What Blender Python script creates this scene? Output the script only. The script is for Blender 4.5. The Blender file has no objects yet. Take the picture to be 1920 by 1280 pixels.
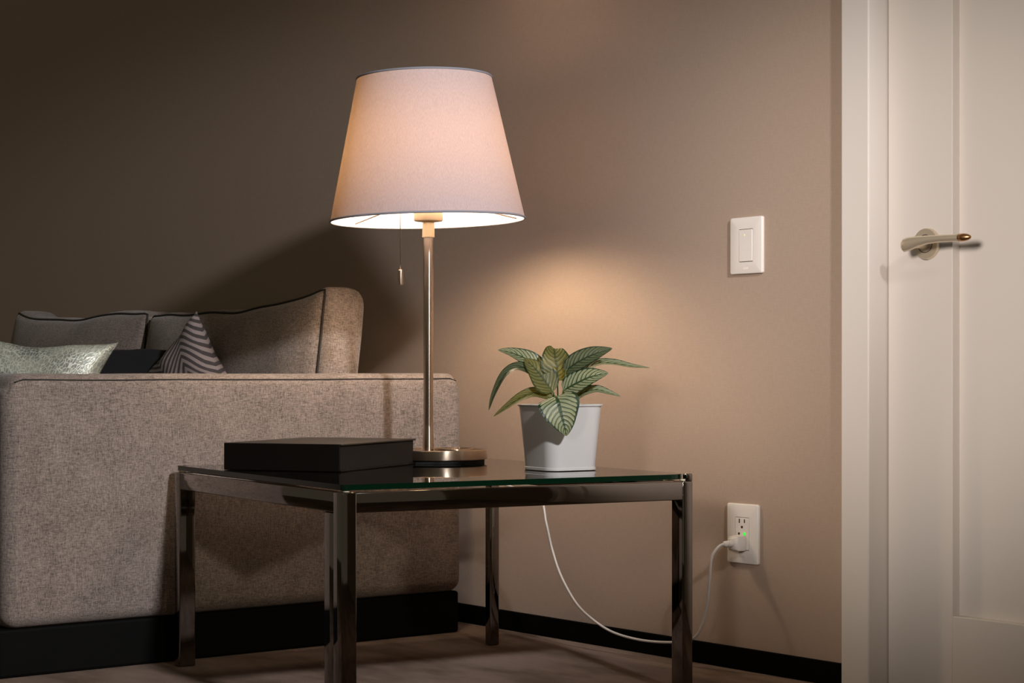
import bpy, bmesh, math, random
from mathutils import Vector, Matrix, noise

# ------------------------------------------------------------------ camera, world, lights, exposure
S = bpy.context.scene
COL = S.collection
PI = math.pi

cam_d = bpy.data.cameras.new('camera'); cam = bpy.data.objects.new('camera', cam_d); COL.objects.link(cam)
cam.location = (0.0, -2.809, 0.61)
cam.rotation_euler = (PI/2, 0, math.radians(51.9))
cam_d.sensor_width = 36.0; cam_d.lens = 3550/1920*36; cam_d.shift_y = 65/1920
cam_d.clip_start = 0.05
S.camera = cam

S.view_settings.view_transform = 'Standard'; S.view_settings.look = 'None'
S.view_settings.exposure = 0.0; S.view_settings.gamma = 1.0; S.view_settings.use_curve_mapping = False
S.cycles.caustics_reflective = False; S.cycles.caustics_refractive = False

W = bpy.data.worlds.new('room_ambient'); S.world = W; W.use_nodes = True
bgn = W.node_tree.nodes['Background']; bgn.inputs[0].default_value = (1.0, 0.88, 0.62, 1); bgn.inputs[1].default_value = 0.095

def spot(name, loc, aim, watts, col, size, blend, rad):
    d = bpy.data.lights.new(name, 'SPOT'); d.energy = watts; d.color = col
    d.spot_size = math.radians(size); d.spot_blend = blend; d.shadow_soft_size = rad
    o = bpy.data.objects.new(name, d); COL.objects.link(o); o.location = loc
    o.rotation_euler = (Vector(aim)-Vector(loc)).to_track_quat('-Z', 'Y').to_euler()
    return o
# key spot from the right, raking along the wall: throws the shade's shadow on the wall and the stem's on the sofa
spot('key_spot', (0.20, -1.25, 2.15), (-3.70, -0.60, 0.68), 500, (0.97, 0.96, 0.98), 34, 0.6, 0.10)
# added broad fill spot beside the camera, aimed at the door and switches
spot('door_fill_spot', (-0.95, -2.95, 1.25), (-2.36, 0.0, 0.83), 360, (1.0, 0.90, 0.82), 28, 1.0, 0.25)
BULB_STRENGTH = 205.0

# ------------------------------------------------------------------ materials
def mat(name, col=(0.8,0.8,0.8), rough=0.5, metal=0.0, **kw):
    m = bpy.data.materials.new(name); m.use_nodes = True
    b = m.node_tree.nodes['Principled BSDF']
    b.inputs['Base Color'].default_value = (*col, 1); b.inputs['Roughness'].default_value = rough
    b.inputs['Metallic'].default_value = metal
    for k, v in kw.items():
        b.inputs[k.replace('_', ' ')].default_value = v
    return m
class NT:
    def __init__(s, m): s.m = m; s.t = m.node_tree; s.b = s.t.nodes['Principled BSDF']
    def n(s, typ, **kw):
        nd = s.t.nodes.new(typ)
        for k, v in kw.items():
            if isinstance(k, str) and hasattr(nd, k): setattr(nd, k, v)
        return nd
    def l(s, a, b): s.t.links.new(a, b)
    def noise(s, vec, scale, detail=3, rough=0.5):
        nd = s.n('ShaderNodeTexNoise'); nd.inputs['Scale'].default_value = scale
        nd.inputs['Detail'].default_value = detail; nd.inputs['Roughness'].default_value = rough
        if vec is not None: s.l(vec, nd.inputs['Vector'])
        return nd.outputs['Fac']
    def coord(s, kind='Object', scale=(1,1,1)):
        tc = s.n('ShaderNodeTexCoord'); mp = s.n('ShaderNodeMapping'); mp.inputs['Scale'].default_value = scale
        s.l(tc.outputs[kind], mp.inputs['Vector']); return mp.outputs['Vector']
    def ramp(s, fac, stops):
        r = s.n('ShaderNodeValToRGB'); s.l(fac, r.inputs['Fac']); e = r.color_ramp.elements
        while len(e) < len(stops): e.new(0.5)
        for el, (p, c) in zip(e, stops): el.position = p; el.color = (*c, 1)
        return r.outputs['Color']
    def mth(s, op, a, b=None):
        nd = s.n('ShaderNodeMath', operation=op)
        for i, x in enumerate((a, b)):
            if x is None: continue
            if isinstance(x, (int, float)): nd.inputs[i].default_value = x
            else: s.l(x, nd.inputs[i])
        return nd.outputs[0]
    def bump(s, h, strength, dist=0.001):
        nd = s.n('ShaderNodeBump'); nd.inputs['Strength'].default_value = strength; nd.inputs['Distance'].default_value = dist
        s.l(h, nd.inputs['Height']); s.l(nd.outputs[0], s.b.inputs['Normal']); return nd
    def mix(s, fac, a, b):
        nd = s.n('ShaderNodeMix', data_type='RGBA'); 
        if isinstance(fac, (int, float)): nd.inputs[0].default_value = fac
        else: s.l(fac, nd.inputs[0])
        for i, x in ((6, a), (7, b)):
            if isinstance(x, tuple): nd.inputs[i].default_value = (*x, 1)
            else: s.l(x, nd.inputs[i])
        return nd.outputs[2]

def m_wall():
    m = mat('wallpaper', rough=0.85); t = NT(m)
    a = t.noise(t.coord('Object', (420, 1, 60)), 1.0, 2); b = t.noise(t.coord('Object', (60, 1, 420)), 1.0, 2)
    h = t.mth('ADD', a, b)
    t.l(t.ramp(t.mth('MULTIPLY', h, 0.5), [(0.3, (0.36, 0.268, 0.207)), (0.7, (0.41, 0.306, 0.237))]), t.b.inputs['Base Color'])
    t.bump(h, 0.12, 0.0006); return m
def m_carpet():
    m = mat('carpet', rough=0.95); t = NT(m)
    big = t.noise(t.coord('Object', (2.2, 5.0, 1)), 1.6, 4, 0.6); fine = t.noise(t.coord('Object'), 420, 2)
    c = t.ramp(big, [(0.36, (0.115, 0.072, 0.046)), (0.52, (0.21, 0.145, 0.110)), (0.66, (0.255, 0.18, 0.142))])
    t.l(t.mix(t.mth('MULTIPLY', fine, 0.45), c, (0.13, 0.09, 0.07)), t.b.inputs['Base Color'])
    t.bump(fine, 0.5, 0.003); return m
def m_tweed(name, lo, hi, k=1.0):
    m = mat(name, rough=0.92); t = NT(m); t.b.inputs['Sheen Weight'].default_value = 0.15
    a = t.noise(t.coord('Object', (70*k, 70*k, 620*k)), 1.0, 2, 0.6)
    b = t.noise(t.coord('Object', (620*k, 620*k, 70*k)), 1.0, 2, 0.6)
    c = t.noise(t.coord('Object'), 300*k, 3, 0.7); g = t.noise(t.coord('Object'), 14, 3)
    s = t.mth('ADD', t.mth('ADD', a, b), t.mth('ADD', c, t.mth('MULTIPLY', g, 0.35)))
    s = t.mth('DIVIDE', s, 3.35)
    mid = tuple((x+y)/2 for x, y in zip(lo, hi))
    t.l(t.ramp(s, [(0.40, lo), (0.5, mid), (0.60, hi)]), t.b.inputs['Base Color'])
    t.bump(s, 0.6, 0.002); return m
def m_shade():
    m = bpy.data.materials.new('lampshade_cloth'); m.use_nodes = True; t = m.node_tree; N = t.nodes; N.clear()
    out = N.new('ShaderNodeOutputMaterial'); mx = N.new('ShaderNodeMixShader'); mx.inputs[0].default_value = 0.044
    d = N.new('ShaderNodeBsdfDiffuse'); tr = N.new('ShaderNodeBsdfTranslucent')
    tc = N.new('ShaderNodeTexCoord'); mp = N.new('ShaderNodeMapping'); mp.inputs['Scale'].default_value = (800, 800, 14)
    nz = N.new('ShaderNodeTexNoise'); nz.inputs['Scale'].default_value = 1.0; nz.inputs['Detail'].default_value = 2
    t.links.new(tc.outputs['Object'], mp.inputs['Vector']); t.links.new(mp.outputs[0], nz.inputs['Vector'])
    r1 = N.new('ShaderNodeValToRGB'); r1.color_ramp.elements[0].color = (0.385, 0.36, 0.405, 1); r1.color_ramp.elements[1].color = (0.46, 0.432, 0.485, 1)
    r1.color_ramp.elements[0].position = 0.3; r1.color_ramp.elements[1].position = 0.7
    t.links.new(nz.outputs['Fac'], r1.inputs['Fac']); t.links.new(r1.outputs[0], d.inputs['Color'])
    r2 = N.new('ShaderNodeValToRGB'); r2.color_ramp.elements[0].color = (0.64, 0.37, 0.20, 1); r2.color_ramp.elements[1].color = (0.76, 0.46, 0.26, 1)
    r2.color_ramp.elements[0].position = 0.3; r2.color_ramp.elements[1].position = 0.7
    t.links.new(nz.outputs['Fac'], r2.inputs['Fac']); t.links.new(r2.outputs[0], tr.inputs['Color'])
    t.links.new(d.outputs[0], mx.inputs[1]); t.links.new(tr.outputs[0], mx.inputs[2]); t.links.new(mx.outputs[0], out.inputs[0])
    return m
def m_leaf(name, pale, dark, edge, transl):
    m = bpy.data.materials.new(name); m.use_nodes = True; t = NT(m); N = t.t.nodes
    uv = t.n('ShaderNodeUVMap'); sp = t.n('ShaderNodeSeparateXYZ'); t.l(uv.outputs[0], sp.inputs[0])
    u = sp.outputs[0]; v = t.mth('ABSOLUTE', t.mth('SUBTRACT', t.mth('MULTIPLY', sp.outputs[1], 2.0), 1.0))
    w = t.mth('ADD', t.mth('MULTIPLY', u, 62.0), t.mth('MULTIPLY', t.mth('POWER', v, 1.3), -17.0))
    w = t.mth('ADD', w, t.mth('MULTIPLY', t.noise(uv.outputs[0], 6.0), 3.0))
    st = t.mth('SINE', w)
    vein = t.mth('SMOOTH_MIN', 1.0, t.mth('MAXIMUM', 0.0, t.mth('MULTIPLY', t.mth('SUBTRACT', st, 0.45), 3.0)))
    mid = t.mth('LESS_THAN', v, 0.085)
    rim = t.mth('GREATER_THAN', t.mth('ADD', v, t.mth('MULTIPLY', st, 0.03)), 0.86)
    base = t.mix(t.noise(uv.outputs[0], 9.0), pale, tuple(x*0.72 for x in pale))
    c = t.mix(t.mth('MAXIMUM', vein, mid), base, dark); c = t.mix(rim, c, edge)
    t.l(c, t.b.inputs['Base Color']); t.b.inputs['Roughness'].default_value = 0.42
    tr = t.n('ShaderNodeBsdfTranslucent'); hs = t.n('ShaderNodeMixRGB'); hs.blend_type = 'MULTIPLY'; hs.inputs[0].default_value = 1.0
    t.l(c, hs.inputs[1]); hs.inputs[2].default_value = (1.0, 0.85, 0.35, 1); t.l(hs.outputs[0], tr.inputs['Color'])
    mx = t.n('ShaderNodeMixShader'); mx.inputs[0].default_value = transl
    out = N['Material Output']; t.l(t.b.outputs[0], mx.inputs[1]); t.l(tr.outputs[0], mx.inputs[2]); t.l(mx.outputs[0], out.inputs[0])
    t.bump(st, 0.3, 0.001); return m
def m_brushed(name, col, rough, axis=(4, 4, 900)):
    m = mat(name, col, rough, 1.0); t = NT(m)
    n = t.noise(t.coord('Object', axis), 1.0, 2)
    t.l(t.mth('ADD', t.mth('MULTIPLY', n, 0.06), rough-0.03), t.b.inputs['Roughness'])
    return m
def m_chevron():
    m = mat('chevron_cloth', rough=0.9); t = NT(m)
    uv = t.n('ShaderNodeUVMap'); sp = t.n('ShaderNodeSeparateXYZ'); t.l(uv.outputs[0], sp.inputs[0])
    tri = t.mth('ABSOLUTE', t.mth('SUBTRACT', t.mth('FRACT', t.mth('MULTIPLY', sp.outputs[0], 2.0)), 0.5))
    w = t.mth('FRACT', t.mth('ADD', t.mth('MULTIPLY', sp.outputs[1], 13.0), t.mth('MULTIPLY', tri, 7.0)))
    st = t.mth('GREATER_THAN', w, 0.5)
    th = t.noise(t.coord('Object', (600, 600, 600)), 1.0, 2)
    a = t.mix(th, (0.33, 0.27, 0.26), (0.22, 0.18, 0.17)); b = t.mix(th, (0.075, 0.06, 0.06), (0.035, 0.03, 0.03))
    t.l(t.mix(st, a, b), t.b.inputs['Base Color']); t.bump(th, 0.4, 0.001); return m
def m_snake():
    m = mat('snakeskin_cloth', rough=0.38); t = NT(m)
    uv = t.n('ShaderNodeUVMap'); mp = t.n('ShaderNodeMapping'); mp.inputs['Scale'].default_value = (52, 30, 1)
    t.l(uv.outputs[0], mp.inputs['Vector'])
    vo = t.n('ShaderNodeTexVoronoi', feature='DISTANCE_TO_EDGE'); vo.inputs['Scale'].default_value = 1.0
    vo.inputs['Randomness'].default_value = 0.75; t.l(mp.outputs[0], vo.inputs['Vector'])
    d = vo.outputs['Distance']; big = t.noise(uv.outputs[0], 6.0, 3)
    plate = t.ramp(big, [(0.38, (0.19, 0.20, 0.18)), (0.62, (0.38, 0.40, 0.33))])
    t.l(t.mix(t.mth('LESS_THAN', d, 0.06), plate, (0.56, 0.58, 0.50)), t.b.inputs['Base Color'])
    t.b.inputs['Metallic'].default_value = 0.25
    t.bump(t.mth('MINIMUM', d, 0.2), 0.5, 0.003); return m

M = {}
M['wall'] = m_wall(); M['carpet'] = m_carpet()
M['baseboard'] = mat('black_baseboard', (0.003, 0.0025, 0.002), 0.8, Specular_IOR_Level=0.03)
def m_paint(name, col, rough):
    m = mat(name, col, rough); t = NT(m); n = t.noise(t.coord('Object'), 90, 3); t.bump(n, 0.05, 0.0005); return m
M['door'] = m_paint('door_paint', (0.70, 0.645, 0.60), 0.45)
M['tweed'] = m_tweed('sofa_tweed', (0.088, 0.067, 0.055), (0.335, 0.268, 0.230))
M['plinth'] = mat('black_plinth', (0.004, 0.0038, 0.0035), 0.7, Specular_IOR_Level=0.08)
M['seam'] = mat('dark_seam_thread', (0.035, 0.028, 0.022), 0.9)
M['chrome'] = mat('dark_chrome', (0.25, 0.222, 0.205), 0.05, 1.0)
def m_glass():
    # thin plate glass: Schlick reflection over a tinted straight-through transmission
    m = mat('tinted_glass'); t = NT(m)
    g = t.n('ShaderNodeNewGeometry'); dp = t.n('ShaderNodeVectorMath', operation='DOT_PRODUCT')
    t.l(g.outputs['Incoming'], dp.inputs[0]); t.l(g.outputs['Normal'], dp.inputs[1])
    c = t.mth('SUBTRACT', 1.0, t.mth('ABSOLUTE', dp.outputs['Value']))
    f = t.mth('ADD', t.mth('MULTIPLY', t.mth('POWER', c, 5.0), 0.95), 0.045)
    tr = t.n('ShaderNodeBsdfTransparent'); tr.inputs[0].default_value = (0.50, 0.47, 0.41, 1)
    gl = t.n('ShaderNodeBsdfGlossy'); gl.inputs['Roughness'].default_value = 0.01; gl.inputs[0].default_value = (0.95, 0.95, 0.95, 1)
    mx = t.n('ShaderNodeMixShader'); t.l(f, mx.inputs[0]); t.l(tr.outputs[0], mx.inputs[1]); t.l(gl.outputs[0], mx.inputs[2])
    t.l(mx.outputs[0], t.t.nodes['Material Output'].inputs[0]); return m
M['glass'] = m_glass()
M['glass_edge'] = mat('green_glass_edge', (0.001, 0.010, 0.004), 0.15, 0.0, IOR=1.5, Specular_IOR_Level=0.3)
M['bumper'] = mat('clear_bumper', (0.55, 0.50, 0.36), 0.3)
M['book'] = mat('black_book_cloth', (0.006, 0.0045, 0.0035), 0.5, Specular_IOR_Level=0.10)
M['book_top'] = mat('black_book_cover_lit', (0.014, 0.0095, 0.006), 0.40, Specular_IOR_Level=0.45)  # top cover: lamp's brown reflection put into a lighter colour than the spine
M['pages'] = mat('black_page_edges', (0.012, 0.0085, 0.006), 0.8, Specular_IOR_Level=0.2)
def m_spun(name, col, rough):
    m = mat(name, col, rough, 1.0, Anisotropic=0.9, Anisotropic_Rotation=0.25); t = NT(m)
    tg = t.n('ShaderNodeTangent', direction_type='RADIAL', axis='Z'); t.l(tg.outputs[0], t.b.inputs['Tangent']); return m
M['nickel'] = m_spun('spun_nickel', (0.50, 0.40, 0.32), 0.24)
M['brass'] = mat('satin_brass', (0.72, 0.56, 0.36), 0.5, 0.6)
M['steel_disc'] = m_spun('spun_nickel_base', (0.56, 0.45, 0.35), 0.28)
M['shade'] = m_shade()
M['rim'] = mat('grey_shade_trim', (0.30, 0.30, 0.34), 0.8)
M['felt'] = mat('black_felt', (0.008, 0.008, 0.008), 0.95)
M['bulb'] = mat('lit_bulb', (1, 0.8, 0.6), 0.5)
_b = M['bulb'].node_tree.nodes['Principled BSDF']; _b.inputs['Emission Color'].default_value = (1.0, 0.78, 0.52, 1); _b.inputs['Emission Strength'].default_value = BULB_STRENGTH
M['pot'] = mat('white_pot_enamel', (0.52, 0.50, 0.485), 0.38)
M['soil'] = mat('potting_soil', (0.035, 0.024, 0.016), 0.95)
M['leaf'] = m_leaf('leaf_pale', (0.33, 0.365, 0.205), (0.030, 0.060, 0.018), (0.013, 0.038, 0.012), 0.30)
M['leaf_dark'] = m_leaf('leaf_dark', (0.125, 0.150, 0.075), (0.022, 0.038, 0.013), (0.012, 0.030, 0.010), 0.30)
M['leaf_gold'] = m_leaf('leaf_underside_backlit', (0.255, 0.245, 0.075), (0.085, 0.10, 0.024), (0.05, 0.075, 0.018), 0.50)  # leaf undersides, with the bulb's yellow light shining through put into the colour
M['petiole'] = mat('leaf_stalk', (0.10, 0.14, 0.04), 0.5)
M['plastic'] = mat('white_plastic', (0.76, 0.70, 0.65), 0.35)
M['gap'] = mat('dark_gap', (0.10, 0.08, 0.07), 0.9)
M['hole'] = mat('socket_hole', (0.02, 0.015, 0.012), 0.9)
M['cord'] = mat('cord_rubber', (0.60, 0.54, 0.49), 0.45)
M['plug'] = mat('plug_rubber', (0.62, 0.56, 0.50), 0.45)
def emis(name, col, s):
    m = mat(name, col, 0.4); b = m.node_tree.nodes['Principled BSDF']
    b.inputs['Emission Color'].default_value = (*col, 1); b.inputs['Emission Strength'].default_value = s; return m
M['led_green'] = emis('led_green', (0.02, 0.75, 0.04), 0.85)
M['led_dim'] = emis('led_yellow', (0.75, 0.80, 0.30), 0.25)
M['mark'] = mat('pale_mark', (0.86, 0.80, 0.76), 0.35)
M['mark_grey'] = mat('grey_mark', (0.55, 0.50, 0.46), 0.5)
M['satin'] = mat('satin_nickel', (0.78, 0.67, 0.52), 0.36, 0.7)
M['copper'] = mat('copper_end', (0.62, 0.34, 0.15), 0.28, 1.0)
M['chevron'] = m_chevron(); M['snake'] = m_snake()
M['black_cloth'] = mat('black_cloth', (0.006, 0.006, 0.007), 0.95)

# ------------------------------------------------------------------ mesh helpers
def finish(name, bm, m, parent=None, smooth=True, angle=None):
    me = bpy.data.meshes.new(name); bmesh.ops.recalc_face_normals(bm, faces=bm.faces); bm.to_mesh(me); bm.free()
    for x in (m if isinstance(m, (list, tuple)) else [m]): me.materials.append(x)
    if smooth:
        for p in me.polygons: p.use_smooth = True
        if angle: me.set_sharp_from_angle(angle=math.radians(angle))
    o = bpy.data.objects.new(name, me); COL.objects.link(o)
    if parent: o.parent = parent
    return o
def tag(o, label=None, cat=None, group=None, kind=None):
    for k, v in (('label', label), ('category', cat), ('group', group), ('kind', kind)):
        if v: o[k] = v
    return o
def thing(name, loc, rz=0.0, **kw):
    o = bpy.data.objects.new(name, None); COL.objects.link(o); o.location = loc; o.rotation_euler = (0, 0, rz)
    o.empty_display_size = 0.05
    return tag(o, **kw)
def box(lo, hi, bev=0.0, seg=2, bm=None):
    bm = bm or bmesh.new()
    c = [(a+b)/2 for a, b in zip(lo, hi)]; d = [b-a for a, b in zip(lo, hi)]
    r = bmesh.ops.create_cube(bm, size=1.0, matrix=Matrix.Translation(c) @ Matrix.Diagonal((*d, 1)))
    if bev:
        es = list({e for v in r['verts'] for e in v.link_edges})
        bmesh.ops.bevel(bm, geom=es, offset=bev, segments=seg, profile=0.5, affect='EDGES')
    return bm
def lathe(prof, n=64, bm=None, caps=True, mt=None):
    bm = bm or bmesh.new(); rings = []
    for r, z in prof:
        ring = []
        for i in range(n):
            a = 2*PI*i/n; v = Vector((r*math.cos(a), r*math.sin(a), z))
            ring.append(bm.verts.new(mt @ v if mt else v))
        rings.append(ring)
    for a, b in zip(rings, rings[1:]):
        for i in range(n): bm.faces.new((a[i], a[(i+1) % n], b[(i+1) % n], b[i]))
    if caps:
        if prof[0][0] > 1e-6: bm.faces.new(rings[0][::-1])
        if prof[-1][0] > 1e-6: bm.faces.new(rings[-1])
    return bm
def catmull(P, n=10, closed=False):
    P = [Vector(p) for p in P]; out = []
    m = len(P) if closed else len(P)-1
    for i in range(m):
        if closed: a, b, c, d = P[i-1], P[i], P[(i+1) % len(P)], P[(i+2) % len(P)]
        else: a, b, c, d = P[max(i-1, 0)], P[i], P[i+1], P[min(i+2, len(P)-1)]
        for k in range(n):
            t = k/n
            out.append(0.5*((2*b)+(c-a)*t+(2*a-5*b+4*c-d)*t*t+(3*b-a-3*c+d)*t**3))
    if not closed: out.append(P[-1])
    return out
def tube(pts, rad, n=8, bm=None, closed=False):
    bm = bm or bmesh.new(); pts = [Vector(p) for p in pts]; N = len(pts); rings = []
    up = Vector((0.13, 0.21, 0.97)); prev = None
    for i, p in enumerate(pts):
        if closed: t = pts[(i+1) % N]-pts[i-1]
        else: t = pts[min(i+1, N-1)]-pts[max(i-1, 0)]
        t.normalize()
        x = (prev - t*prev.dot(t)) if prev else up.cross(t)
        if x.length < 1e-6: x = t.orthogonal()
        x.normalize(); y = t.cross(x); prev = x
        r = rad(i/(N-1)) if callable(rad) else rad
        rings.append([bm.verts.new(p+r*(math.cos(2*PI*k/n)*x+math.sin(2*PI*k/n)*y)) for k in range(n)])
    for i in range(N if closed else N-1):
        a, b = rings[i], rings[(i+1) % N]
        for k in range(n): bm.faces.new((a[k], a[(k+1) % n], b[(k+1) % n], b[k]))
    if not closed: bm.faces.new(rings[0][::-1]); bm.faces.new(rings[-1])
    return bm
def axis_pts(h, r, n):
    e = [-h+r*k/5 for k in range(5)]; c = [-h+r+(2*h-2*r)*k/n for k in range(n+1)]
    return e+c+[-x for x in e[::-1]]
def roundbox(half, r, n, fn=None):
    """soft box: rounded edges of radius r, then shaped by fn(vector, unit vector)"""
    bm = bmesh.new(); ax = [axis_pts(half[i], r, n[i]) for i in range(3)]; V = {}
    def put(q):
        inner = Vector([max(-half[i]+r, min(half[i]-r, q[i])) for i in range(3)]); d = q-inner
        w = inner+d.normalized()*r if d.length > 1e-9 else q.copy()
        u = Vector([q[i]/half[i] for i in range(3)])
        return fn(w, u) if fn else w
    def vert(i, j, k):
        if (i, j, k) not in V: V[(i, j, k)] = bm.verts.new(put(Vector((ax[0][i], ax[1][j], ax[2][k]))))
        return V[(i, j, k)]
    L = [len(a)-1 for a in ax]
    for d in range(3):
        e, f = (d+1) % 3, (d+2) % 3
        for side in (0, L[d]):
            for i in range(L[e]):
                for j in range(L[f]):
                    q = []
                    for a, b in ((i, j), (i+1, j), (i+1, j+1), (i, j+1)):
                        t = [0, 0, 0]; t[d] = side; t[e] = a; t[f] = b; q.append(vert(*t))
                    bm.faces.new(q)
    return bm, put

# ------------------------------------------------------------------ the setting
bm = bmesh.new()
DX0, DX1, DZ = -2.452, -1.60, 2.08          # door opening
for lo, hi in (((-9.0, 0, 0), (DX0, 0.10, 2.7)), ((DX1, 0, 0), (2.2, 0.10, 2.7)), ((DX0, 0, DZ), (DX1, 0.10, 2.7))):
    box(lo, hi, bm=bm)
tag(finish('wall_back', bm, M['wall'], smooth=False), 'taupe papered wall behind the sofa and the side table', 'wall', kind='structure')
tag(finish('floor', box((-9.0, -5.5, -0.05), (2.2, 0.6, 0.0)), M['carpet'], smooth=False), 'brown brushed carpet floor under sofa and table', 'floor', kind='structure')
bm = box((-9.0, -0.012, 0.0005), (-2.515, -0.0003, 0.046), 0.002)
tag(finish('baseboard_back', bm, M['baseboard'], smooth=False), 'low black baseboard along the foot of the taupe wall', 'baseboard', kind='structure')
# door casing and jamb: face of the casing, then the reveal turning in to the leaf
tr = thing('trim_1', (DX0, 0, 0), label='cream painted door casing at the right of the wall', cat='door frame', kind='structure')
def part(name, bm, m, parent, world=True, **kw):
    o = finish(name, bm, m, parent, **kw)
    if world: o.matrix_parent_inverse = Matrix.LocRotScale(parent.location, parent.rotation_euler, None).inverted()
    return o
part('casing', box((-2.513, -0.022, 0), (-2.443, 0.06, 2.15), 0.0025), M['door'], tr, smooth=False)
part('casing', box((-1.609, -0.022, 0), (-1.539, 0.06, 2.15), 0.0025), M['door'], tr, smooth=False)
part('head_casing', box((-2.443, -0.022, 2.078), (-1.609, 0.06, 2.15), 0.0025), M['door'], tr, smooth=False)
# door leaf: stiles, rails and a recessed flat panel
dr = thing('door_1', (-2.03, 0.05, 0), label='cream painted door with one recessed flat panel and lever handle', cat='door', kind='structure')
YL, YP, YB = 0.0325, 0.0535, 0.075
part('stile', box((-2.4405, YL, 0.004), (-2.285, YB, 2.076), 0.0012), M['door'], dr, smooth=False)
part('stile', box((-1.767, YL, 0.004), (-1.6115, YB, 2.076), 0.0012), M['door'], dr, smooth=False)
part('bottom_rail', box((-2.285, YL, 0.004), (-1.767, YB, 0.16), 0.0012), M['door'], dr, smooth=False)
part('top_rail', box((-2.285, YL, 1.92), (-1.767, YB, 2.076), 0.0012), M['door'], dr, smooth=False)
part('panel', box((-2.285, YP, 0.16), (-1.767, YB-0.002, 1.92)), M['door'], dr, smooth=False)
# lever handle
RT = Matrix.Rotation(PI/2, 4, 'X')
def wall_lathe(prof, c, n=48): return lathe(prof, n, mt=Matrix.Translation(c) @ RT)      # axis pointing into the room (-y)
hx, hz = -2.3425, 0.861
ro = part('handle_rosette', wall_lathe([(0.0295, 0.0), (0.0295, 0.008), (0.0285, 0.0095), (0.0175, 0.0095), (0.0172, 0.0085), (0.0162, 0.0085), (0.0160, 0.0096), (0.0, 0.0096)], (hx, YL, hz)), M['satin'], dr, angle=35)
part('rosette_groove', wall_lathe([(0.0166, 0.0090), (0.0166, 0.0099), (0.0175, 0.0099), (0.0175, 0.0090)], (hx, YL, hz)), M['gap'], dr, smooth=False)
part('handle_neck', wall_lathe([(0.0105, 0.0094), (0.0095, 0.02), (0.0095, 0.045), (0.009, 0.05)], (hx, YL, hz)), M['satin'], dr, angle=40)
def lever(sec):
    """flattened bar: list of (x, y, z, half width in z, half thickness in y)"""
    bm = bmesh.new(); rings = []; n = 20
    for x, y, z, a, b in sec:
        rings.append([bm.verts.new((x, y+b*math.cos(2*PI*k/n), z+a*math.sin(2*PI*k/n))) for k in range(n)])
    for p, q in zip(rings, rings[1:]):
        for k in range(n): bm.faces.new((p[k], p[(k+1) % n], q[(k+1) % n], q[k]))
    bm.faces.new(rings[0][::-1]); bm.faces.new(rings[-1]); return bm
yv = YL-0.054
lv = part('lever', lever([(hx-0.018, yv, hz-0.004, 0.005, 0.003), (hx-0.0165, yv, hz-0.004, 0.0100, 0.006), (hx-0.012, yv, hz-0.004, 0.0130, 0.0075), (hx, yv, hz-0.002, 0.0130, 0.0080),
      (hx+0.02, yv-0.001, hz+0.001, 0.0105, 0.0080), (hx+0.045, yv-0.002, hz+0.003, 0.0080, 0.0075), (hx+0.075, yv-0.002, hz+0.0035, 0.0068, 0.0068), (hx+0.105, yv-0.001, hz+0.003, 0.0066, 0.0066), (hx+0.116, yv, hz+0.003, 0.0070, 0.0066)]), M['satin'], dr, angle=60)
part('lever_tip', lever([(hx+0.116, yv, hz+0.003, 0.0071, 0.0068), (hx+0.126, yv+0.001, hz+0.003, 0.0074, 0.0068), (hx+0.134, yv+0.002, hz+0.003, 0.0060, 0.0055), (hx+0.139, yv+0.003, hz+0.003, 0.0035, 0.0032), (hx+0.141, yv+0.003, hz+0.003, 0.0008, 0.0008)]), M['copper'], dr)

# ------------------------------------------------------------------ sofa
sf = thing('sofa', (-4.80, -0.70, 0), label='grey-brown tweed sofa on a black plinth against the wall', cat='sofa')
ARM_T = 0.205
def sofa_arm(cx):
    half = (ARM_T/2, 0.5735, 0.2595); c = Vector((cx, -0.6895, 0.3575))
    def fn(w, u):
        w = w.copy()
        w.z -= 0.022*max(0, u.z)*max(0, (abs(u.y)-0.93)/0.07)**2             # softer top corners
        w.x += 0.005*(1-u.y**2)*(1-u.z**2)*u.x
        w.z += 0.004*noise.noise(Vector((w.y*4, cx, 0)))*max(0, u.z)
        return w+c
    return roundbox(half, 0.030, (4, 28, 12), fn)
for cx in (-3.62-ARM_T/2, -3.62-ARM_T*1.5-1.84):
    bmx, put = sofa_arm(cx)
    a = part('arm', bmx, M['tweed'], sf)
    pts = []
    for i in range(60):
        u = -1+2*i/59
        q = put(Vector((ARM_T/2-0.004, u*0.5535, 0.2595-0.012))); pts.append(q+Vector((0.0012, 0, 0)))
    ends0 = [put(Vector((ARM_T/2-0.006, -0.5735, z))) for z in (0.10, 0.16, 0.21)]
    s = part('top_seam', tube([p for p in pts], 0.0016, 6), M['seam'], a)
part('plinth', box((-5.88, -1.272, 0.0005), (-3.632, -0.122, 0.0985), 0.006), M['plinth'], sf, smooth=False)
part('seat_base', roundbox((0.92, 0.50, 0.07), 0.02, (10, 8, 3), lambda w, u: w+Vector((-4.745, -0.69, 0.17)))[0], M['tweed'], sf)
part('back_frame', roundbox((0.92, 0.052, 0.235), 0.02, (10, 2, 6), lambda w, u: w+Vector((-4.745, -0.172, 0.335)))[0], M['tweed'], sf)
for k in (0, 1):
    c = Vector((-3.845-0.45-k*0.92, -0.765, 0.30))
    part('seat_cushion', roundbox((0.45, 0.44, 0.06), 0.035, (10, 10, 3), lambda w, u: w+c+Vector((0, 0, 0.02*(1-u.x**2)*(1-u.y**2)*max(0, u.z))))[0], M['tweed'], sf)
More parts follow.
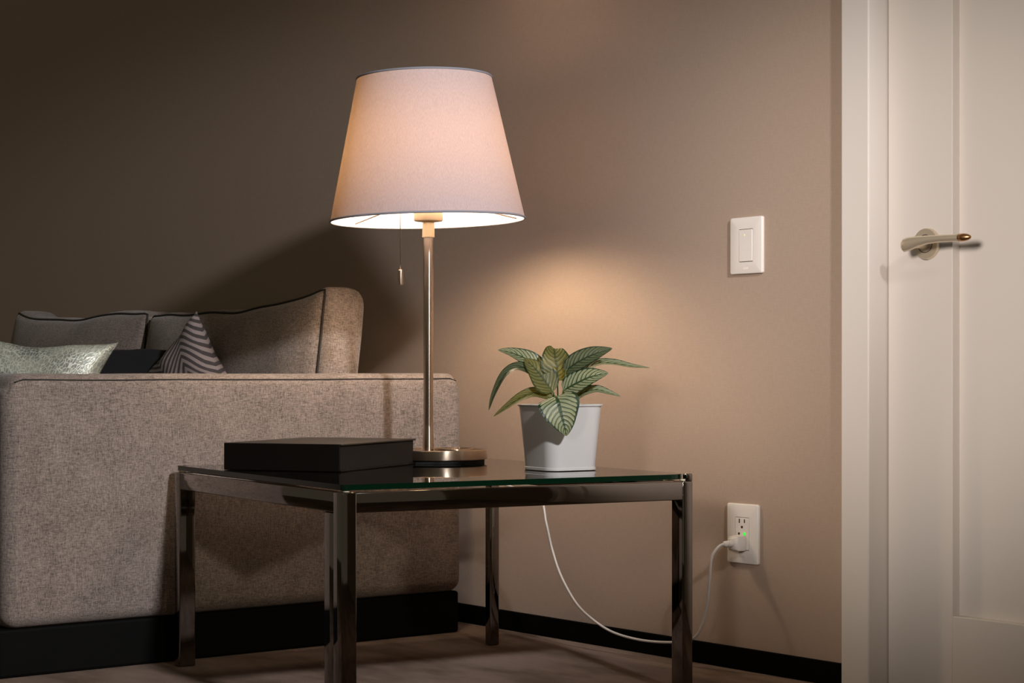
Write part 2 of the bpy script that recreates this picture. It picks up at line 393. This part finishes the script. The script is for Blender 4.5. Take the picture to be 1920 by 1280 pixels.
# back cushions: boxy, the top edge sagging between raised corners
def back_cushion(k):
    c = Vector((-3.862-0.452-k*0.915, -0.313, 0.60)); hx_, hy_, hz_ = 0.45, 0.068, 0.21
    def fn(w, u):
        w = w.copy(); top = max(0.0, u.z); a = u.x                       # a = +1 at the end next to the near arm
        if k == 0: w.z += top*(0.030*max(0, a)**3 - 0.034*(1-a*a)*0.75 - 0.022*max(0, -a)**2)
        else: w.z += top*(0.012*max(0, -a)**2 - 0.020*(1-a*a)-0.012*max(0, a)**2)
        w.z += top*0.012*noise.noise(Vector((a*2.3, k*5, 1.7)))
        w.z -= top*0.030*max(0.0, u.y)**2*(1 if k == 0 else 0.4)         # back edge falls away
        w.y += -0.050*(1-a**4)*(1-u.z**4)*max(0, -u.y)                   # plump front
        w.y += 0.05*(w.z/hz_)*0.5                                        # leans back
        w.x += 0.020*(1-u.z**2)*(1-u.y**2)*max(0, u.x)
        w += 0.006*noise.noise_vector(Vector((w.x*7, w.y*7+k*3, w.z*9)))
        return w+c
    bmx, put = roundbox((hx_, hy_, hz_), 0.030, (26, 6, 14), fn)
    o = part('back_cushion', bmx, M['tweed'], sf)
    e = 0.012; path = []
    path += [put(Vector((hx_-0.004, -hy_+e*0.5, -hz_+2*hz_*i/16)) ) + Vector((0.001, -0.001, 0)) for i in range(16)]
    path += [put(Vector((hx_-0.007-(2*hx_-0.014)*i/50, -hy_+0.006, hz_-0.006))) + Vector((0, -0.001, 0.001)) for i in range(51)]
    path += [put(Vector((-hx_+0.004, -hy_+e*0.5, hz_-2*hz_*i/16))) + Vector((-0.001, -0.001, 0)) for i in range(1, 16)]
    s = part('seam_piping', tube(path, 0.0028, 6), M['seam'], o)
    if k == 0: o['label'] = 'back cushion nearest the lamp'
for k in (0, 1): back_cushion(k)

# ------------------------------------------------------------------ throw pillows
VR = Vector((0.617, 0.787, 0)); VT = Vector((0.787, -0.617, 0)); VU = Vector((0, 0, 1))      # right / towards room front / up
def pillow(name, m, c, ex, ey, half, thick, pinch, seed, **kw):
    """square pillow: c centre, ex / ey in-plane axes"""
    ex = Vector(ex).normalized(); nz = ex.cross(Vector(ey)).normalized(); ey = nz.cross(ex)
    bm = bmesh.new(); uvl = bm.loops.layers.uv.new('UVMap'); n = 26; V = {}
    for s in (1, -1):
        for i in range(n+1):
            for j in range(n+1):
                u = math.sin((-1+2*i/n)*PI/2)*0.35+(-1+2*i/n)*0.65; v = math.sin((-1+2*j/n)*PI/2)*0.35+(-1+2*j/n)*0.65
                if s < 0 and (i in (0, n) or j in (0, n)): V[(s, i, j)] = V[(1, i, j)]; continue
                x = u*half*(1-pinch*(1-v*v)); y = v*half*(1-pinch*(1-u*u))
                h = thick*((1-u*u)*(1-v*v))**0.42
                h *= 1+0.16*noise.noise(Vector((u*1.7+seed, v*1.7, s)))
                p = ex*x+ey*y+nz*(s*h)
                p += 0.010*noise.noise_vector(Vector((u*2+seed, v*2, s*2.0)))
                V[(s, i, j)] = (bm.verts.new(p), (i/n, j/n))
    for s in (1, -1):
        for i in range(n):
            for j in range(n):
                q = [V[(s, a, b)] for a, b in ((i, j), (i+1, j), (i+1, j+1), (i, j+1))]
                f = bm.faces.new([x[0] for x in q])
                for l, x in zip(f.loops, q): l[uvl].uv = x[1]
    o = finish(name, bm, m); o.location = c
    return tag(o, **kw)
pillow('throw_pillow', M['chevron'], (-4.29, -0.485, 0.565), VR*0.58+VT*0.50+VU*0.62, VU*0.80-VR*0.45-VT*0.40, 0.150, 0.060, 0.14, 3.1,
       label='grey and dark chevron-striped throw pillow standing corner up on the sofa', cat='pillow', group='throw pillows on the sofa')
pillow('throw_pillow', M['snake'], (-4.155, -1.00, 0.530), VR*1.0-VU*0.12+VT*0.05, VU*1.0-VT*0.30, 0.195, 0.07, 0.20, 7.4,
       label='silvery snakeskin-patterned throw pillow at the left end of the sofa arm', cat='pillow', group='throw pillows on the sofa')
pillow('throw_pillow', M['black_cloth'], (-4.545, -0.612, 0.545), VR*0.9+VT*0.2, VU*0.8-VT*0.6, 0.17, 0.06, 0.08, 1.2,
       label='plain black throw pillow lying between the snakeskin and chevron ones', cat='pillow', group='throw pillows on the sofa')

# ------------------------------------------------------------------ side table: local x along the wall, rotated -8 degrees
TC, TR = Vector((-3.117, -0.596, 0)), math.radians(-8.04)
tb = thing('side_table', TC, TR, label='square chrome side table with green-edged glass top beside the sofa', cat='table')
HX, HY, ZT = 0.4174, 0.3711, 0.422
ZR1 = ZT-0.0135; ZR0 = ZR1-0.036
legs = {(1, -1): (0.037, 0.029), (-1, -1): (0.030, 0.036), (1, 1): (0.039, 0.024), (-1, 1): (0.024, 0.024)}
for (sx, sy), w in legs.items():
    x0, y0 = sx*HX+(0.058 if (sx, sy) == (-1, 1) else 0), sy*HY; x1, y1 = x0-sx*w[0], y0-sy*w[1]
    part('leg', box((min(x0, x1), min(y0, y1), 0.0005), (max(x0, x1), max(y0, y1), ZR1), 0.003, 3), M['chrome'], tb, world=False, angle=50)
part('inner_leg_bar', box((HX-0.084, -HY+0.004, 0.0005), (HX-0.0365, -HY+0.028, ZR1-0.037), 0.003, 3), M['chrome'], tb, world=False, angle=50)
T_ = 0.022
for sy in (-1, 1):
    a, b = sy*HY, sy*(HY-T_)
    part('rail', box((-HX+0.001 if sy > 0 else -HX+legs[(-1, sy)][0]-0.001, min(a, b)+0.0006, ZR0), (HX-legs[(1, sy)][0]+0.001, max(a, b)-0.0006, ZR1-0.0004), 0.002, 2), M['chrome'], tb, world=False, angle=50)
for sx in (-1, 1):
    a, b = sx*HX, sx*(HX-T_)
    part('rail', box((min(a, b)+0.0006, -HY+legs[(sx, -1)][1]-0.001, ZR0), (max(a, b)-0.0006, (HY-T_-0.0005 if sx < 0 else HY-legs[(sx, 1)][1]+0.001), ZR1-0.0004), 0.002, 2), M['chrome'], tb, world=False, angle=50)
def glass_plate(hx, hy, r, z0, z1):
    bm = bmesh.new(); ring = []
    for sx, sy, a0 in ((1, 1, 0), (-1, 1, 90), (-1, -1, 180), (1, -1, 270)):
        rr = r[(sx, sy)]
        for k in range(9):
            a = math.radians(a0+90*k/8); ring.append((sx*(hx-rr)+rr*math.cos(a), sy*(hy-rr)+rr*math.sin(a)))
    lo = [bm.verts.new((x, y, z0)) for x, y in ring]; hi = [bm.verts.new((x, y, z1)) for x, y in ring]
    bm.faces.new(lo[::-1]); bm.faces.new(hi)
    for i in range(len(ring)):
        f = bm.faces.new((lo[i], lo[(i+1) % len(ring)], hi[(i+1) % len(ring)], hi[i])); f.material_index = 1
    return bm
part('glass_top', glass_plate(HX-0.003, HY-0.003, {(1, 1): 0.045, (-1, 1): 0.03, (-1, -1): 0.012, (1, -1): 0.010}, ZT-0.010, ZT), [M['glass'], M['glass_edge']], tb, world=False, smooth=False)
for sx in (-1, 1):
    for sy in (-1, 1):
        part('bumper', lathe([(0.006, ZR1-0.0006), (0.008, ZR1+0.001), (0.008, ZT-0.0101)], 20, mt=Matrix.Translation((sx*(HX-0.013), sy*(HY-0.013), 0))), M['bumper'], tb, world=False)
# corner post that stands up beside the rounded glass corner
part('corner_post', box((HX-0.015, HY-0.015, ZR1-0.001), (HX, HY, ZT+0.001), 0.003, 3), M['chrome'], tb, world=False, angle=50)

# ------------------------------------------------------------------ table lamp
LX, LY = -3.3752, -0.3952
lp = thing('table_lamp', (LX, LY, ZT), label='lit nickel table lamp with tapered white cloth shade on the glass table', cat='lamp')
lp.scale = (1.016, 1.016, 1.016)
bo = Vector((0.0117, 0.0150, 0))
base = part('base', lathe([(0.0, 0.0065), (0.104, 0.0065), (0.1075, 0.0075), (0.108, 0.009), (0.108, 0.0265), (0.1072, 0.0278), (0.105, 0.028), (0.100, 0.0275), (0.099, 0.0255), (0.096, 0.0248), (0.0, 0.0248)], 96, mt=Matrix.Translation(bo)), M['steel_disc'], lp, world=False, angle=30)
part('felt_pad', lathe([(0.102, 0.0004), (0.102, 0.0064)], 64, mt=Matrix.Translation(bo)), M['felt'], lp, world=False, angle=40)
# shallow ring of the catch-all dish beside the stem
dc = bo+VR*0.034+VT*-0.01
part('dish_ring', lathe([(0.046, 0.0246), (0.046, 0.0292), (0.0445, 0.0300), (0.043, 0.0292), (0.042, 0.0252), (0.0, 0.0252)], 64, mt=Matrix.Translation(dc)), M['steel_disc'], lp, world=False, angle=30)
part('stem', lathe([(0.0128, 0.0246), (0.0125, 0.030), (0.0105, 0.075), (0.0101, 0.078), (0.0104, 0.080), (0.0108, 0.30), (0.0108, 0.485)], 48), M['nickel'], lp, world=False, angle=50)
part('collar', lathe([(0.0131, 0.484), (0.0134, 0.486), (0.0128, 0.515), (0.0110, 0.517)], 48), M['brass'], lp, world=False, angle=40)
so = part('socket_cup', lathe([(0.010, 0.516), (0.0300, 0.519), (0.0312, 0.521), (0.0312, 0.540), (0.029, 0.542), (0.020, 0.545), (0.020, 0.562), (0.017, 0.564)], 48), M['brass'], lp, world=False, angle=40)
part('bulb', lathe([(0.013, 0.562), (0.014, 0.590), (0.024, 0.610), (0.029, 0.632), (0.030, 0.660), (0.028, 0.690), (0.021, 0.712), (0.011, 0.722), (0.003, 0.725), (0.0, 0.7252)], 32, caps=False), M['bulb'], lp, world=False)
# shade: leans a little to the left
ZS0, ZS1, RS0, RS1 = 0.521, 0.826, 0.2095, 0.1450
tilt = Matrix.Translation((0, 0, 0.55)) @ Matrix.Rotation(math.radians(-1.4), 4, VT*-1) @ Matrix.Translation((0, 0, -0.55))
tilt = Matrix.Translation(VR*-0.002) @ tilt
nn = 14
sh = part('shade', lathe([(RS0+(RS1-RS0)*i/nn, ZS0+(ZS1-ZS0)*i/nn) for i in range(nn+1)], 128, caps=False, mt=tilt), M['shade'], lp, world=False)
for r, z in ((RS0, ZS0), (RS1, ZS1)):
    s_ = part('rim_trim', tube([tilt @ Vector((r*math.cos(2*PI*i/128), r*math.sin(2*PI*i/128), z)) for i in range(128)], 0.0024, 8, closed=True), M['rim'], sh, world=False)
# spider: a hub ring at the socket with three spokes to the lower rim
for k in range(3):
    a = math.radians(75+120*k)
    e = tilt @ Vector((RS0*0.99*math.cos(a), RS0*0.99*math.sin(a), ZS0+0.006))
    part('shade_spoke', tube([Vector((0.020*math.cos(a), 0.020*math.sin(a), 0.565)), Vector((0.06*math.cos(a), 0.06*math.sin(a), 0.560)), e], 0.0016, 8), M['nickel'], lp, world=False)
ch = VR*-0.060+VT*0.004
part('pull_chain', tube([VR*-0.020+Vector((0, 0, 0.556)), ch+Vector((0, 0, 0.552)), ch+Vector((0, 0, 0.54)), ch+Vector((0, 0, 0.414))], 0.0010, 6), M['nickel'], lp, world=False)
part('pull_knob', lathe([(0.0030, 0.4145), (0.0055, 0.413), (0.0058, 0.411), (0.0058, 0.384), (0.0052, 0.3815), (0.0, 0.3815)], 24, mt=Matrix.Translation(ch)), M['nickel'], lp, world=False, angle=40)

# ------------------------------------------------------------------ book
b0 = Vector((-3.126, -0.786)); ang = math.radians(31.5)
BW, BD, BH = 0.257, 0.368, 0.0543
bk = thing('book', (b0.x, b0.y, ZT+0.0004), ang, label='thick black hardcover book lying flat beside the lamp base', cat='book')
part('front_cover', box((-BW, 0, BH-0.0035), (0.003, BD+0.002, BH), 0.0012), M['book_top'], bk, world=False, smooth=False)
part('back_cover', box((-BW, 0, 0), (0.003, BD+0.002, 0.0035), 0.0012), M['book'], bk, world=False, smooth=False)
part('spine', box((-BW, -0.0005, 0.0005), (-0.001, 0.004, BH-0.0005), 0.0012), M['book'], bk, world=False, smooth=False)
part('page_block', box((-BW+0.004, 0.0040, 0.0036), (-0.002, BD-0.003, BH-0.0036)), M['pages'], bk, world=False, smooth=False)

# ------------------------------------------------------------------ potted plant
px, py = -2.930, -0.389
PR = math.radians(-6)
pl = thing('potted_plant', (px, py, ZT+0.0003), PR, label='striped green calathea in a tapered white square pot on the glass table', cat='plant')
pl.scale = (1.016, 1.016, 1.016)
def rsq(h, r, z, n=8):
    out = []
    for sx, sy, a0 in ((1, 1, 0), (-1, 1, 90), (-1, -1, 180), (1, -1, 270)):
        for k in range(n+1):
            a = math.radians(a0+90*k/n); out.append(Vector((sx*(h-r)+r*math.cos(a), sy*(h-r)+r*math.sin(a), z)))
    return out
def loft(rings, cap0=True, cap1=True):
    bm = bmesh.new(); R = [[bm.verts.new(p) for p in r] for r in rings]
    for a, b in zip(R, R[1:]):
        for i in range(len(a)): bm.faces.new((a[i], a[(i+1) % len(a)], b[(i+1) % len(a)], b[i]))
    if cap0: bm.faces.new(R[0][::-1])
    if cap1: bm.faces.new(R[-1])
    return bm
PH, A0, A1 = 0.130, 0.0585, 0.0660
pot = part('pot', loft([rsq(A0-0.002, 0.026, 0), rsq(A0, 0.028, 0.0012), rsq(A0, 0.028, 0.006), rsq(A0-0.0012, 0.028, 0.0068), rsq(A1, 0.028, PH-0.0045), rsq(A1+0.0025, 0.029, PH-0.004), rsq(A1+0.0032, 0.029, PH-0.0015), rsq(A1+0.0020, 0.029, PH), rsq(A1-0.0015, 0.027, PH-0.0005), rsq(A1-0.0035, 0.026, PH-0.03)], True, False), M['pot'], pl, world=False, angle=40)
part('soil', loft([rsq(A1-0.0030, 0.026, PH-0.022), rsq(A1-0.0030, 0.026, PH-0.018)]), M['soil'], pl, world=False, angle=40)
U = 0.00105
def pv(r, t, u):       # leaf coordinates (right, front, up) -> plant-local
    w = VR*(r*U)+VT*(t*U)+VU*(u*U+PH+0.001)
    return Matrix.Rotation(-PR, 4, 'Z') @ w
def leaf(spine, hw, hint, m, root, fold=0.28, wave=0.5, n=18, peak=0.62, ripple=0):
    sp = catmull(spine, 8); L = [0.0]
    for a, b in zip(sp, sp[1:]): L.append(L[-1]+(b-a).length)
    bm = bmesh.new(); uvl = bm.loops.layers.uv.new('UVMap'); nv = 8; G = []
    hint = Vector(hint).normalized(); N = len(sp)
    for i, p in enumerate(sp):
        t = L[i]/L[-1]; T = (sp[min(i+1, N-1)]-sp[max(i-1, 0)]).normalized()
        s = T.cross(hint)
        if s.length < 1e-4: s = T.orthogonal()
        s.normalize(); nr = s.cross(T).normalized()
        if nr.dot(hint) < 0: nr = -nr
        w = hw*1.12*max(0.0, math.sin(PI*min(1.0, t**peak)))**0.72*(1.0-0.10*t) + 0.25
        row = []
        for j in range(nv+1):
            v = -1+2*j/nv
            q = p+s*(v*w*math.cos(fold*0.5))+nr*(fold*w*abs(v)**1.3 + wave*math.sin(t*9+v*2+ripple)*abs(v)**2*w*0.10)
            row.append((bm.verts.new(pv(*q)), (t, j/nv)))
        G.append(row)
    for a, b in zip(G, G[1:]):
        for j in range(nv):
            q = (a[j], a[j+1], b[j+1], b[j]); f = bm.faces.new([x[0] for x in q])
            for l, x in zip(f.loops, q): l[uvl].uv = x[1]
    o = finish('leaf', bm, m, pl)
    b = Vector(spine[0]); r0 = Vector(root); mid = (b+r0)/2+Vector(((b.x-r0.x)*-0.18, 0, 6))
    k = finish('leaf_stalk', tube([pv(*x) for x in catmull([r0, mid, b, Vector(spine[0])*0.85+Vector(spine[1])*0.15], 6)], 0.0016, 6), M['petiole'], o)
    return o
leaf([(-27, -25, 60), (-60, -28, 82), (-90, -30, 95), (-117, -30, 101)], 17, (-0.2, 0.75, 0.65), M['leaf'], (-8, -10, -18))
leaf([(-5, 0, 42), (-6, 4, 62), (-9, 0, 84), (-11, -14, 102), (-11, -34, 104)], 27, (0.05, 1, 0.12), M['leaf_gold'], (-4, 0, -18), fold=0.18)
leaf([(10, 14, 60), (30, 20, 76), (62, 24, 92), (97, 26, 103)], 18, (-0.3, 0.9, 0.35), M['leaf_dark'], (6, 6, -18))
leaf([(34, -10, 55), (66, -14, 74), (98, -15, 76), (135, -15, 70), (170, -15, 67)], 11, (0.1, 0.55, 0.85), M['leaf'], (12, -6, -18))
leaf([(-14, 12, 22), (-30, 12, 44), (-48, 8, 66), (-68, 0, 84)], 25, (0.45, 0.85, 0.1), M['leaf_gold'], (-6, 4, -18), fold=0.2)
leaf([(-28, 6, 38), (-52, 6, 60), (-80, 6, 68), (-104, 8, 54), (-124, 10, 18), (-134, 12, -13)], 11, (-0.35, 0.6, 0.7), M['leaf_dark'], (-10, 4, -18))
leaf([(5, 28, 24), (26, 34, 36), (56, 38, 50), (89, 40, 57)], 21, (-0.35, 0.85, 0.40), M['leaf'], (4, 14, -18))
leaf([(26, -20, 26), (38, -22, 34), (50, -24, 38), (63, -25, 50)], 13, (0.1, 0.9, 0.3), M['leaf_gold'], (10, -10, -18))
leaf([(-14, 10, 10), (-45, 14, 20), (-72, 18, 12), (-100, 20, -6), (-125, 22, -24)], 11, (-0.3, 0.75, 0.6), M['leaf_gold'], (-8, 8, -18))
leaf([(20, 10, 6), (42, 12, 20), (68, 14, 26), (92, 16, 20), (113, 18, 13)], 10, (0.15, 0.7, 0.7), M['leaf'], (8, 6, -18))
leaf([(-10, 84, 14), (-6, 95, 4), (-1, 101, -16), (5, 103, -38), (9, 101, -58)], 35, (0.05, 1, 0.18), M['leaf'], (-4, 24, -18), fold=0.12, peak=0.50)
leaf([(12, -16, 38), (18, -18, 50), (24, -20, 64), (30, -24, 78)], 26, (-0.1, 1, 0.1), M['leaf_gold'], (4, -8, -18), fold=0.15)
leaf([(8, -2, 30), (22, -4, 42), (38, -8, 54), (56, -10, 62)], 14, (-0.2, 0.9, 0.3), M['leaf_gold'], (6, -4, -18))

# ------------------------------------------------------------------ light switch and outlet
def text_mesh(name, s, size, loc, m, parent):
    c = bpy.data.curves.new(name, 'FONT'); c.body = s; c.size = size; c.extrude = 0.00015; c.align_x = 'CENTER'; c.align_y = 'CENTER'
    t = bpy.data.objects.new(name, c); COL.objects.link(t)
    dg = bpy.context.evaluated_depsgraph_get(); me = bpy.data.meshes.new_from_object(t.evaluated_get(dg))
    bpy.data.objects.remove(t); me.transform(Matrix.Rotation(PI/2, 4, 'X')); me.materials.clear(); me.materials.append(m)
    o = bpy.data.objects.new(name, me); COL.objects.link(o); o.parent = parent; o.location = loc; return o
def wallplate(name, cx, z0, z1, w, **kw):
    r = thing(name, (cx, -0.0004, (z0+z1)/2), **kw); h = (z1-z0)/2
    bm = bmesh.new()
    lo = rsq(1, 0.02, 0, 4)
    def ring(hw, hh, rad, y):
        out = []
        for sx, sy, a0 in ((1, 1, 0), (-1, 1, 90), (-1, -1, 180), (1, -1, 270)):
            for k in range(5):
                a = math.radians(a0+90*k/4); out.append(Vector((sx*(hw-rad)+rad*math.cos(a), y, sy*(hh-rad)+rad*math.sin(a))))
        return out
    ow, oh = 0.0335/2+0.003, 0.067/2
    part('plate', loft([ring(w/2, h, 0.004, 0), ring(w/2, h, 0.004, -0.0045), ring(w/2-0.0012, h-0.0012, 0.004, -0.0062), ring(w/2-0.003, h-0.003, 0.004, -0.0068), ring(ow+0.0008, oh+0.0008, 0.002, -0.0068), ring(ow+0.0004, oh+0.0004, 0.002, -0.0040)], True, True), M['plastic'], r, world=False, angle=30)
    part('insert_gap', loft([ring(ow+0.0003, oh+0.0003, 0.002, -0.0039), ring(ow+0.0003, oh+0.0003, 0.002, -0.0052)]), M['gap'], r, world=False, smooth=False)
    return r, ring, ow, oh
r, ring, ow, oh = wallplate('light_switch', -2.7885, 0.822, 0.9395, 0.093, label='white paddle light switch with tiny yellow indicator on the taupe wall', cat='light switch')
part('paddle', loft([ring(ow-0.0004, oh-0.0004, 0.002, -0.0052), ring(ow-0.0004, oh-0.0004, 0.002, -0.0066), ring(ow-0.0012, oh-0.0012, 0.002, -0.0074)]), M['plastic'], r, world=False, angle=30)
part('indicator_light', lathe([(0.0018, 0.0073), (0.0018, 0.0077), (0.001, 0.0079)], 16, mt=Matrix.Translation((-0.003, 0, 0.0215)) @ RT), M['led_dim'], r, world=False)
text_mesh('brand_mark', 'eve', 0.010, (0, -0.0069, -0.0468), M['mark'], r)
r, ring, ow, oh = wallplate('power_outlet', -2.799, 0.221, 0.345, 0.090, label='white wall outlet with green indicator light and a plug in its lower socket', cat='outlet')
part('receptacle', loft([ring(ow-0.0004, oh-0.0004, 0.002, -0.0052), ring(ow-0.0004, oh-0.0004, 0.002, -0.0066), ring(ow-0.0010, oh-0.0010, 0.002, -0.0072)]), M['plastic'], r, world=False, angle=30)
yf = -0.0073
for zc in (0.0265, -0.0165):
    for xo, hh in ((-0.0075, 0.0044), (0.0075, 0.0037)):
        part('blade_slot', box((xo-0.0013, yf-0.0004, zc-hh), (xo+0.0013, yf+0.0004, zc+hh)), M['hole'], r, world=False, smooth=False)
    part('ground_hole', lathe([(0.0028, 0.0071), (0.0028, 0.0077)], 16, mt=Matrix.Translation((0, 0, zc-0.0125)) @ RT), M['hole'], r, world=False)
part('reset_hole', lathe([(0.0027, 0.0071), (0.0027, 0.0077)], 16, mt=Matrix.Translation((-0.0085, 0, 0.0)) @ RT), M['hole'], r, world=False)
part('indicator_light', lathe([(0.0032, 0.0071), (0.0032, 0.0078), (0.002, 0.0082)], 16, mt=Matrix.Translation((0.0075, 0, 0.0)) @ RT), M['led_green'], r, world=False)
text_mesh('brand_mark', 'eve', 0.010, (0, -0.0069, -0.0468), M['mark_grey'], r)

# ------------------------------------------------------------------ lamp cord with plug
cpts = [(-2.80, -0.058, 0.264), (-2.801, -0.072, 0.260), (-2.808, -0.085, 0.238), (-2.815, -0.085, 0.193), (-2.829, -0.078, 0.142), (-2.85, -0.072, 0.095), (-2.879, -0.07, 0.063), (-2.936, -0.07, 0.048), (-3.026, -0.08, 0.043), (-3.11, -0.09, 0.052), (-3.169, -0.1, 0.076), (-3.224, -0.1, 0.106), (-3.276, -0.1, 0.161), (-3.308, -0.1, 0.219), (-3.317, -0.11, 0.279), (-3.345, -0.105, 0.331), (-3.405, -0.125, 0.352), (-3.485, -0.185, 0.385), (-3.520, -0.255, 0.412), (-3.495, -0.288, 0.4275), (-3.460, -0.305, 0.4260), (-3.430, -0.325, 0.4258)]
cd = finish('power_cord', tube(catmull(cpts, 8), 0.0028, 10), M['cord'], lp)
cd.matrix_parent_inverse = Matrix.LocRotScale(lp.location, lp.rotation_euler, lp.scale).inverted()
cd['label'] = 'white rubber cord plugged into the wall outlet'
part('plug', loft([[Vector((-2.80+x*a, y, 0.264+z*b)) for x, z in ((1, 1), (0, 1.12), (-1, 1), (-1.15, 0), (-1, -1), (0, -1.12), (1, -1), (1.15, 0))] for y, a, b in ((-0.0085, 0.0125, 0.0145), (-0.012, 0.0135, 0.0155), (-0.030, 0.013, 0.0145), (-0.036, 0.010, 0.0115), (-0.038, 0.0075, 0.0085))]), M['plug'], cd, angle=40)
part('strain_relief', loft([[Vector((-2.80+a*math.cos(2*PI*k/16), y, 0.264+a*math.sin(2*PI*k/16))) for k in range(16)] for y, a in ((-0.0375, 0.0072), (-0.047, 0.0070), (-0.0475, 0.0058), (-0.050, 0.0058), (-0.0505, 0.0068), (-0.057, 0.0062), (-0.060, 0.0040))]), M['plug'], cd, angle=35)
